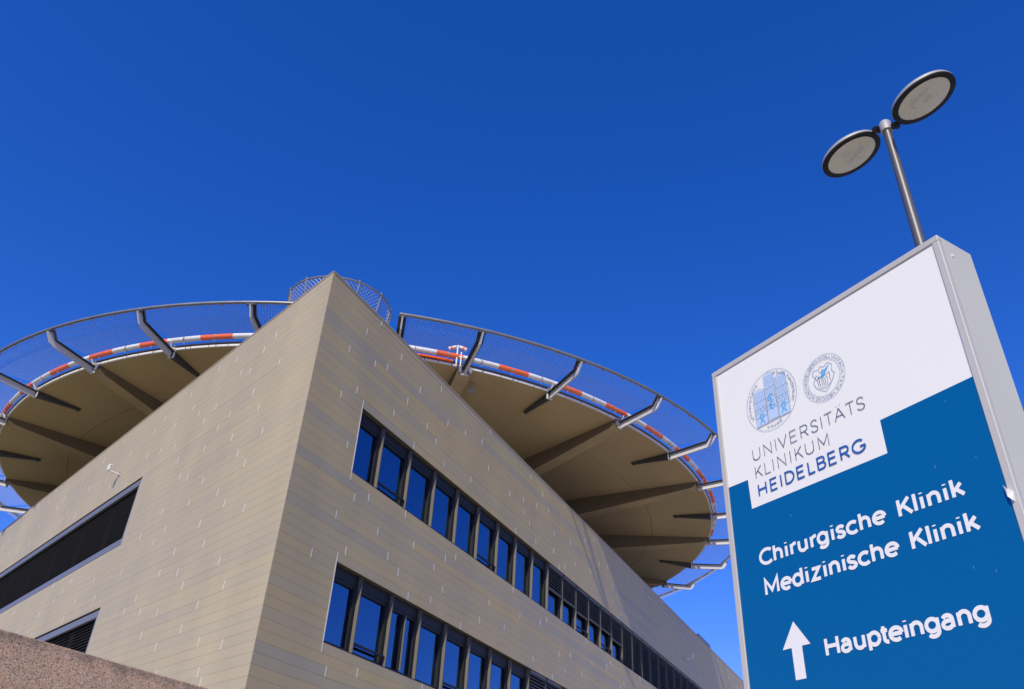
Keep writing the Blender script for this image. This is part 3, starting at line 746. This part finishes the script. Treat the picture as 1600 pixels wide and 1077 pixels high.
# ------------------------------------------------------------------ sign pylon
AZS = math.atan2(1.6275819-1.00896253, 2.37368911-3.48209241)
ROT_S = pi/2-AZS
SW, SD, ST = 1.2693, .212, 2.2+EYE
sg = thing('pylon_sign', 'tall white and blue hospital direction sign with arrow in a silver frame', 'sign', (1.00896, 3.48209, 0), ROT_S)
# local x to the right, front = -y
fb = MB()
ft, fs_ = .027, .029
fr = MB().box(0, SW, 0, .028, ST-ft, ST); bevel(ob('frame_rail', fr, M['signframe'], sg), .003)
bevel(ob('frame_post', MB().box(0, fs_, 0, .028, 0, ST-ft-.0008), M['signframe'], sg), .003)
bevel(ob('frame_post', MB().box(SW-fs_, SW, 0, .028, 0, ST-ft-.0008), M['signframe'], sg), .003)
bevel(ob('side_sheet', MB().box(SW-.004, SW-.0012, .0285, SD, 0, ST-.001), M['signside'], sg), .0008)
bevel(ob('side_sheet', MB().box(.0012, .004, .0285, SD, 0, ST-.001), M['signside'], sg), .0008)
ob('top_sheet', MB().box(.0042, SW-.0042, .0285, SD, ST-.004, ST-.0012), M['signside'], sg)
ob('back_sheet', MB().box(.0042, SW-.0042, SD-.01, SD-.001, 0, ST-.0045), M['signside'], sg)
ob('face_panel', MB().box(fs_+.001, SW-fs_-.001, .006, .020, .1, ST-ft-.001), M['signwhite'], sg)
zz = EYE
bf = MB(); yb = .0048
pg = [(fs_+.0012, .1), (SW-fs_-.0012, .1), (SW-fs_-.0012, 1.5684+zz), (.852, 1.5640+zz), (.852, 1.4245+zz), (.1545, 1.4300+zz), (.1505, 1.5690+zz), (fs_+.0012, 1.5735+zz)]
def flat(mb, polys, y):
    for pq in polys: mb.add([(x, y, z) for x, z in pq], [tuple(range(len(pq)))])
flat(bf, [[pg[0], pg[1], (pg[1][0], 1.4245+zz), (.852, 1.4245+zz), (.1545, 1.43+zz), (pg[0][0], 1.43+zz)],
          [(.852, 1.4245+zz), (pg[1][0], 1.4245+zz), pg[2], pg[3]],
          [(pg[0][0], 1.43+zz), (.1545, 1.43+zz), pg[6], pg[7]]], yb)
ob('blue_film', bf, M['signblue'], sg, fixn=False)
YL = yb
tx = link('print', None, sg, (0, yb, zz)); tx.empty_display_size = .1
CAP[0] = 0.
text('UNIVERSITÄTS', .1975, .805, 1.6400, .0570, .0038, tx, M['textgrey'])
text('KLINIKUM', .2005, .6085, 1.5560, .0565, .0038, tx, M['textgrey'])
text('HEIDELBERG', .2035, .7625, 1.4690, .0590, .0082, tx, M['textblue'])
CAP[0] = .12
text('Chirurgische Klinik', .1615, 1.1035, 1.1690, .0730, .0140, tx, M['letterwhite'])
text('Medizinische Klinik', .1725, 1.1215, 1.0425, .0735, .0140, tx, M['letterwhite'])
text('Haupteingang', .4275, 1.0745, .7610, .0715, .0140, tx, M['letterwhite'])
ar = MB(); flat(ar, [[(.295, .9190), (.2250, .8225), (.3632, .8225)]], -.0012); flat(ar, [[(.2700, .8225), (.2700, .7050), (.3215, .7050), (.3215, .8225)]], -.0012)
ob('arrow', ar, M['letterwhite'], tx, fixn=False)
# right seal -----------------------------------------------------------------
cx, cz = .640, 1.860
mb = MB()
for r in (.1085, .0835): ribbon(mb, [(cx+r*cos(2*pi*k/64), cz+r*sin(2*pi*k/64)) for k in range(65)], .0013)
ringtext(mb, 'SIGILLVM.FACVLTATIS MEDICAE.ACAD.HEIDELBERG.', cx, cz, .0895, 95, -265, .0130, .0016)
sh = [(-.045, .055), (-.02, .048), (-.008, .06), (.01, .05), (.03, .062), (.05, .045), (.043, .02), (.056, -.002), (.04, -.028), (.02, -.05), (0, -.066), (-.022, -.052), (-.045, -.03), (-.055, -.005), (-.042, .018), (-.055, .035), (-.045, .055)]
ribbon(mb, [(cx+x, cz+z) for x, z in sh], .0018)
for l_ in ([(-.035, .005), (-.02, .012), (.01, .010), (.03, .016), (.034, .003)], [(-.035, .005), (-.03, -.03)], [(-.026, -.002), (-.02, -.032)], [(.018, .0), (.016, -.034)], [(.03, .002), (.032, -.028)],
           [(-.026, -.002), (0, -.006), (.018, 0)], [(-.035, .005), (-.043, .016), (-.036, .026), (-.026, .02)], [(-.03, -.038), (0, -.048), (.03, -.036)], [(-.02, .04), (-.01, .03), (0, .042), (.01, .03)], [(-.012, -.01), (-.01, -.036)], [(-.004, -.01), (.0, -.038)], [(.006, -.01), (.008, -.036)]):
    ribbon(mb, [(cx+x, cz+z) for x, z in l_], .002)
seal2 = ob('round_seal', mb, M['printline'], tx, fixn=False)
wg = MB(); flat(wg, [[(cx-.016, cz+.008), (cx-.004, cz+.002), (cx+.012, cz+.022), (cx+.038, cz+.05), (cx+.012, cz+.038), (cx-.006, cz+.030)], [(cx-.03, cz+.008), (cx-.018, cz+.006), (cx-.018, cz+.016), (cx-.03, cz+.016)]], -.0010)
ob('blue_wing', wg, M['printcyan'], seal2, fixn=False)
# left seal -------------------------------------------------------------------
cx, cz = .346, 1.891
RR = .1475
mb = MB()
ribbon(mb, [(cx+RR*cos(2*pi*k/72), cz+RR*sin(2*pi*k/72)) for k in range(73)], .0015)
ringtext(mb, 'universitatis', cx, cz, .124, 205, 120, .016, .0018)
ringtext(mb, 'studii heidelber', cx, cz, .124, 75, -30, .016, .0018)
ringtext(mb, 'gensis', cx, cz, .124, -70, -112, .014, .0018)
tow = [(-.100, -.032, -.105, .070), (-.029, .031, -.10, .130), (.035, .098, -.105, .096)]
for x0, x1, z0, z1 in tow:
    ribbon(mb, [(cx+x0, cz+z0), (cx+x0, cz+z1), (cx+(x0+x1)/2, cz+z1+.014), (cx+x1, cz+z1), (cx+x1, cz+z0)], .0018)
    for zz_ in (.25, .5, .72):
        z = z0+(z1-z0)*zz_; ribbon(mb, [(cx+x0, cz+z), (cx+x1, cz+z)], .0014)
    for k in range(1, 7):
        xx = x0+(x1-x0)*k/7; ribbon(mb, [(cx+xx, cz+z0+(z1-z0)*.52), (cx+xx, cz+z0+(z1-z0)*.70)], .0014)
        ribbon(mb, [(cx+xx, cz+z0+(z1-z0)*.76), (cx+xx, cz+z1-.004)], .0014)
    for k in range(3):
        xm = x0+(x1-x0)*(k+.5)/3; ribbon(mb, [(cx+xm-.007, cz+z0+(z1-z0)*.3), (cx+xm-.007, cz+z0+(z1-z0)*.42), (cx+xm, cz+z0+(z1-z0)*.47), (cx+xm+.007, cz+z0+(z1-z0)*.42), (cx+xm+.007, cz+z0+(z1-z0)*.3)], .0013)
ribbon(mb, [(cx-.098, cz-.105), (cx+.094, cz-.105)], .003)
for x in (-.105, .105):
    ribbon(mb, [(cx+x, cz-.06), (cx+x, cz+.03), (cx+x*.93, cz+.05)], .0014)
seal1 = ob('round_seal', mb, M['printline'], tx, fixn=False)
fl = MB(); lt = MB()
for x0, x1, z0, z1 in tow:
    flat(lt, [[(cx+x0+.002, cz+z0+.07), (cx+x1-.002, cz+z0+.07), (cx+x1-.002, cz+z1-.002), (cx+(x0+x1)/2, cz+z1+.01), (cx+x0+.002, cz+z1-.002)]], -.0006)
    if x0 != -.030: flat(lt, [[(cx+x0+.002, cz+z0+.002), (cx+x1-.002, cz+z0+.002), (cx+x1-.002, cz+z0+.069), (cx+x0+.002, cz+z0+.069)]], -.0006)
ob('tower_fill', lt, M['printlight'], seal1, fixn=False)
for (ax, az_) in ((-.065, -.075), (.064, -.072)):
    ribbon(fl, [(cx+ax-.012, cz+az_-.02), (cx+ax-.004, cz+az_), (cx+ax-.01, cz+az_+.02), (cx+ax+.006, cz+az_+.03), (cx+ax+.012, cz+az_+.012), (cx+ax+.0, cz+az_+.0), (cx+ax+.014, cz+az_-.02)], .006)
ribbon(fl, [(cx-.012, cz+.0), (cx-.016, cz+.018), (cx-.002, cz+.030), (cx+.012, cz+.022)], .005)
ribbon(fl, [(cx-.004, cz+.012), (cx+.002, cz-.01), (cx-.01, cz-.03), (cx+.006, cz-.05)], .007)
ribbon(fl, [(cx-.02, cz-.02), (cx+.02, cz-.034)], .003)
ob('figure_print', fl, M['printcyan'], seal1, fixn=False)
for fx, fz in ((1.12, 1.52), (1.02, 1.30), (1.17, 1.28), (1.06, .93), (.36, 1.33), (1.13, .90)):
    a_ = random.uniform(-.2, .2); fk = MB(); flat(fk, [[(fx, fz), (fx+.0014, fz), (fx+.0014+a_*.01, fz+random.uniform(.006, .014)), (fx+a_*.01, fz+.009)]], -.0003)
    ob('scratch', fk, M['fleck'], tx, fixn=False)
# torn clip on the right frame, screw on the side
cp = MB(); cp.add([(0, -.004, .03), (.012, -.012, .012), (.026, -.003, .0), (.020, -.010, -.030), (.006, -.008, -.012), (0, -.001, .028), (.012, .0, .010), (.026, -.001, -.002), (.020, .0, -.032), (.006, .0, -.014)],
                  [(0, 1, 2, 3, 4), (5, 9, 8, 7, 6), (0, 5, 6, 1), (1, 6, 7, 2), (2, 7, 8, 3), (3, 8, 9, 4), (4, 9, 5, 0)])
ob('torn_tape', cp, M['white'], sg, (SW-fs_-.008, 0, 1.128+zz))
ob('screw', MB().tube([(SW-.002, .07, ST-.075), (SW+.002, .07, ST-.075)], .006, 12), M['white'], sg, smooth=True)
ob('plinth', MB().box(-.1, SW+.1, -.12, SD+.12, 0, .08), M['kerb'], sg)

# ------------------------------------------------------------------ street lamp
K = 5.5
LX, LY, LZ = .5549*K, .8478*K, 1.0*K+EYE
lp = thing('street_lamp', 'grey twin head street lamp with two round flat lanterns behind the sign', 'street lamp', (LX, LY, 0))
ob('pole', MB().tube([(0, 0, .0), (0, 0, 4.2+EYE), (0, 0, LZ-.02)], [.056, .040, .033], 24), M['pole'], lp, smooth=True)
ob('base_collar', MB().tube([(0, 0, 0), (0, 0, .25)], .08, 20), M['pole'], lp, smooth=True)
mb = MB(); mb.tube([(0, 0, LZ-.05), (0, 0, LZ-.045), (0, 0, LZ+.045), (0, 0, LZ+.06)], [.040, .048, .048, .040], 24)
ob('pole_cap', mb, M['lamptop'], lp, smooth=True)
HR = .0475*K
for s_, az in ((1, 151.6), (-1, 151.6)):
    d = Vector((sin(R(az)), cos(R(az)), 0))*s_; cdist = .0663*K
    hd = link('lamp_head', None, lp, (d.x*cdist, d.y*cdist, LZ+.0)); hd.empty_display_size = .1
    hd.rotation_euler = Vector((-.27, .01, 1)).to_track_quat('Z', 'Y').to_euler()
    hd.rotation_euler = (0, math.atan(-.34), 0)
    def lathe(prof, n=64, name='x', mt=None):
        mb = MB(); vs_ = []; fs = []; k = len(prof)
        for i in range(n):
            a = 2*pi*i/n
            for r, z in prof: vs_.append((r*cos(a), r*sin(a), z))
        for i in range(n):
            j = (i+1) % n
            for e in range(k-1): fs.append((i*k+e, j*k+e, j*k+e+1, i*k+e+1))
        mb.add(vs_, fs); return ob(name, mb, mt, hd, smooth=True)
    lathe([(.001, .075), (HR*.5, .070), (HR*.85, .052), (HR*.97, .03), (HR, .012), (HR, .002)], name='housing', mt=M['lamptop'])
    lathe([(HR, .0015), (HR*.995, -.012), (HR*.84, -.016), (HR*.82, -.010), (HR*.82, .0)], name='ring', mt=M['lampdark'])
    lathe([(HR*.82, -.010), (HR*.6, -.018), (HR*.3, -.023), (.001, -.024)], name='lens', mt=M['lens'])
    lathe([(HR*.83, -.004), (HR*.7, .014), (HR*.4, .02), (.001, .022)], name='reflector', mt=M['reflector'])
    g = MB(); e = Vector((-d.y, d.x, 0))
    zz_ = Vector((0, 0, -.001)); g.tube([-d*.09-e*.05+zz_, d*.09-e*.06+zz_], [.013, .010], 12); g.tube([-d*.09-e*.05+zz_, -d*.10+e*.0+zz_], [.013, .012], 12); g.tube([-d*.02+e*.045+zz_, d*.05+e*.05+zz_], .011, 12)
    ob('gear_tray', g, M['lampbox'], hd, smooth=True)
    hinge = MB(); hinge.tube([-d*(cdist-.045), -d*(HR-.01)], .018, 10)
    q = -d*(cdist-.075); hinge.tube([q-e*.03, q+e*.03], .026, 12)
    ob('hinge', hinge, M['lampdark'], hd, (0, 0, -.0), smooth=True)

# ------------------------------------------------------------------ foreground wall
ks = 1.25
p1 = Vector((-1.102, 1.904))*ks; p2 = Vector((-.793, 2.491))*ks; zt = .428*ks+EYE
d = (p2-p1).normalized()
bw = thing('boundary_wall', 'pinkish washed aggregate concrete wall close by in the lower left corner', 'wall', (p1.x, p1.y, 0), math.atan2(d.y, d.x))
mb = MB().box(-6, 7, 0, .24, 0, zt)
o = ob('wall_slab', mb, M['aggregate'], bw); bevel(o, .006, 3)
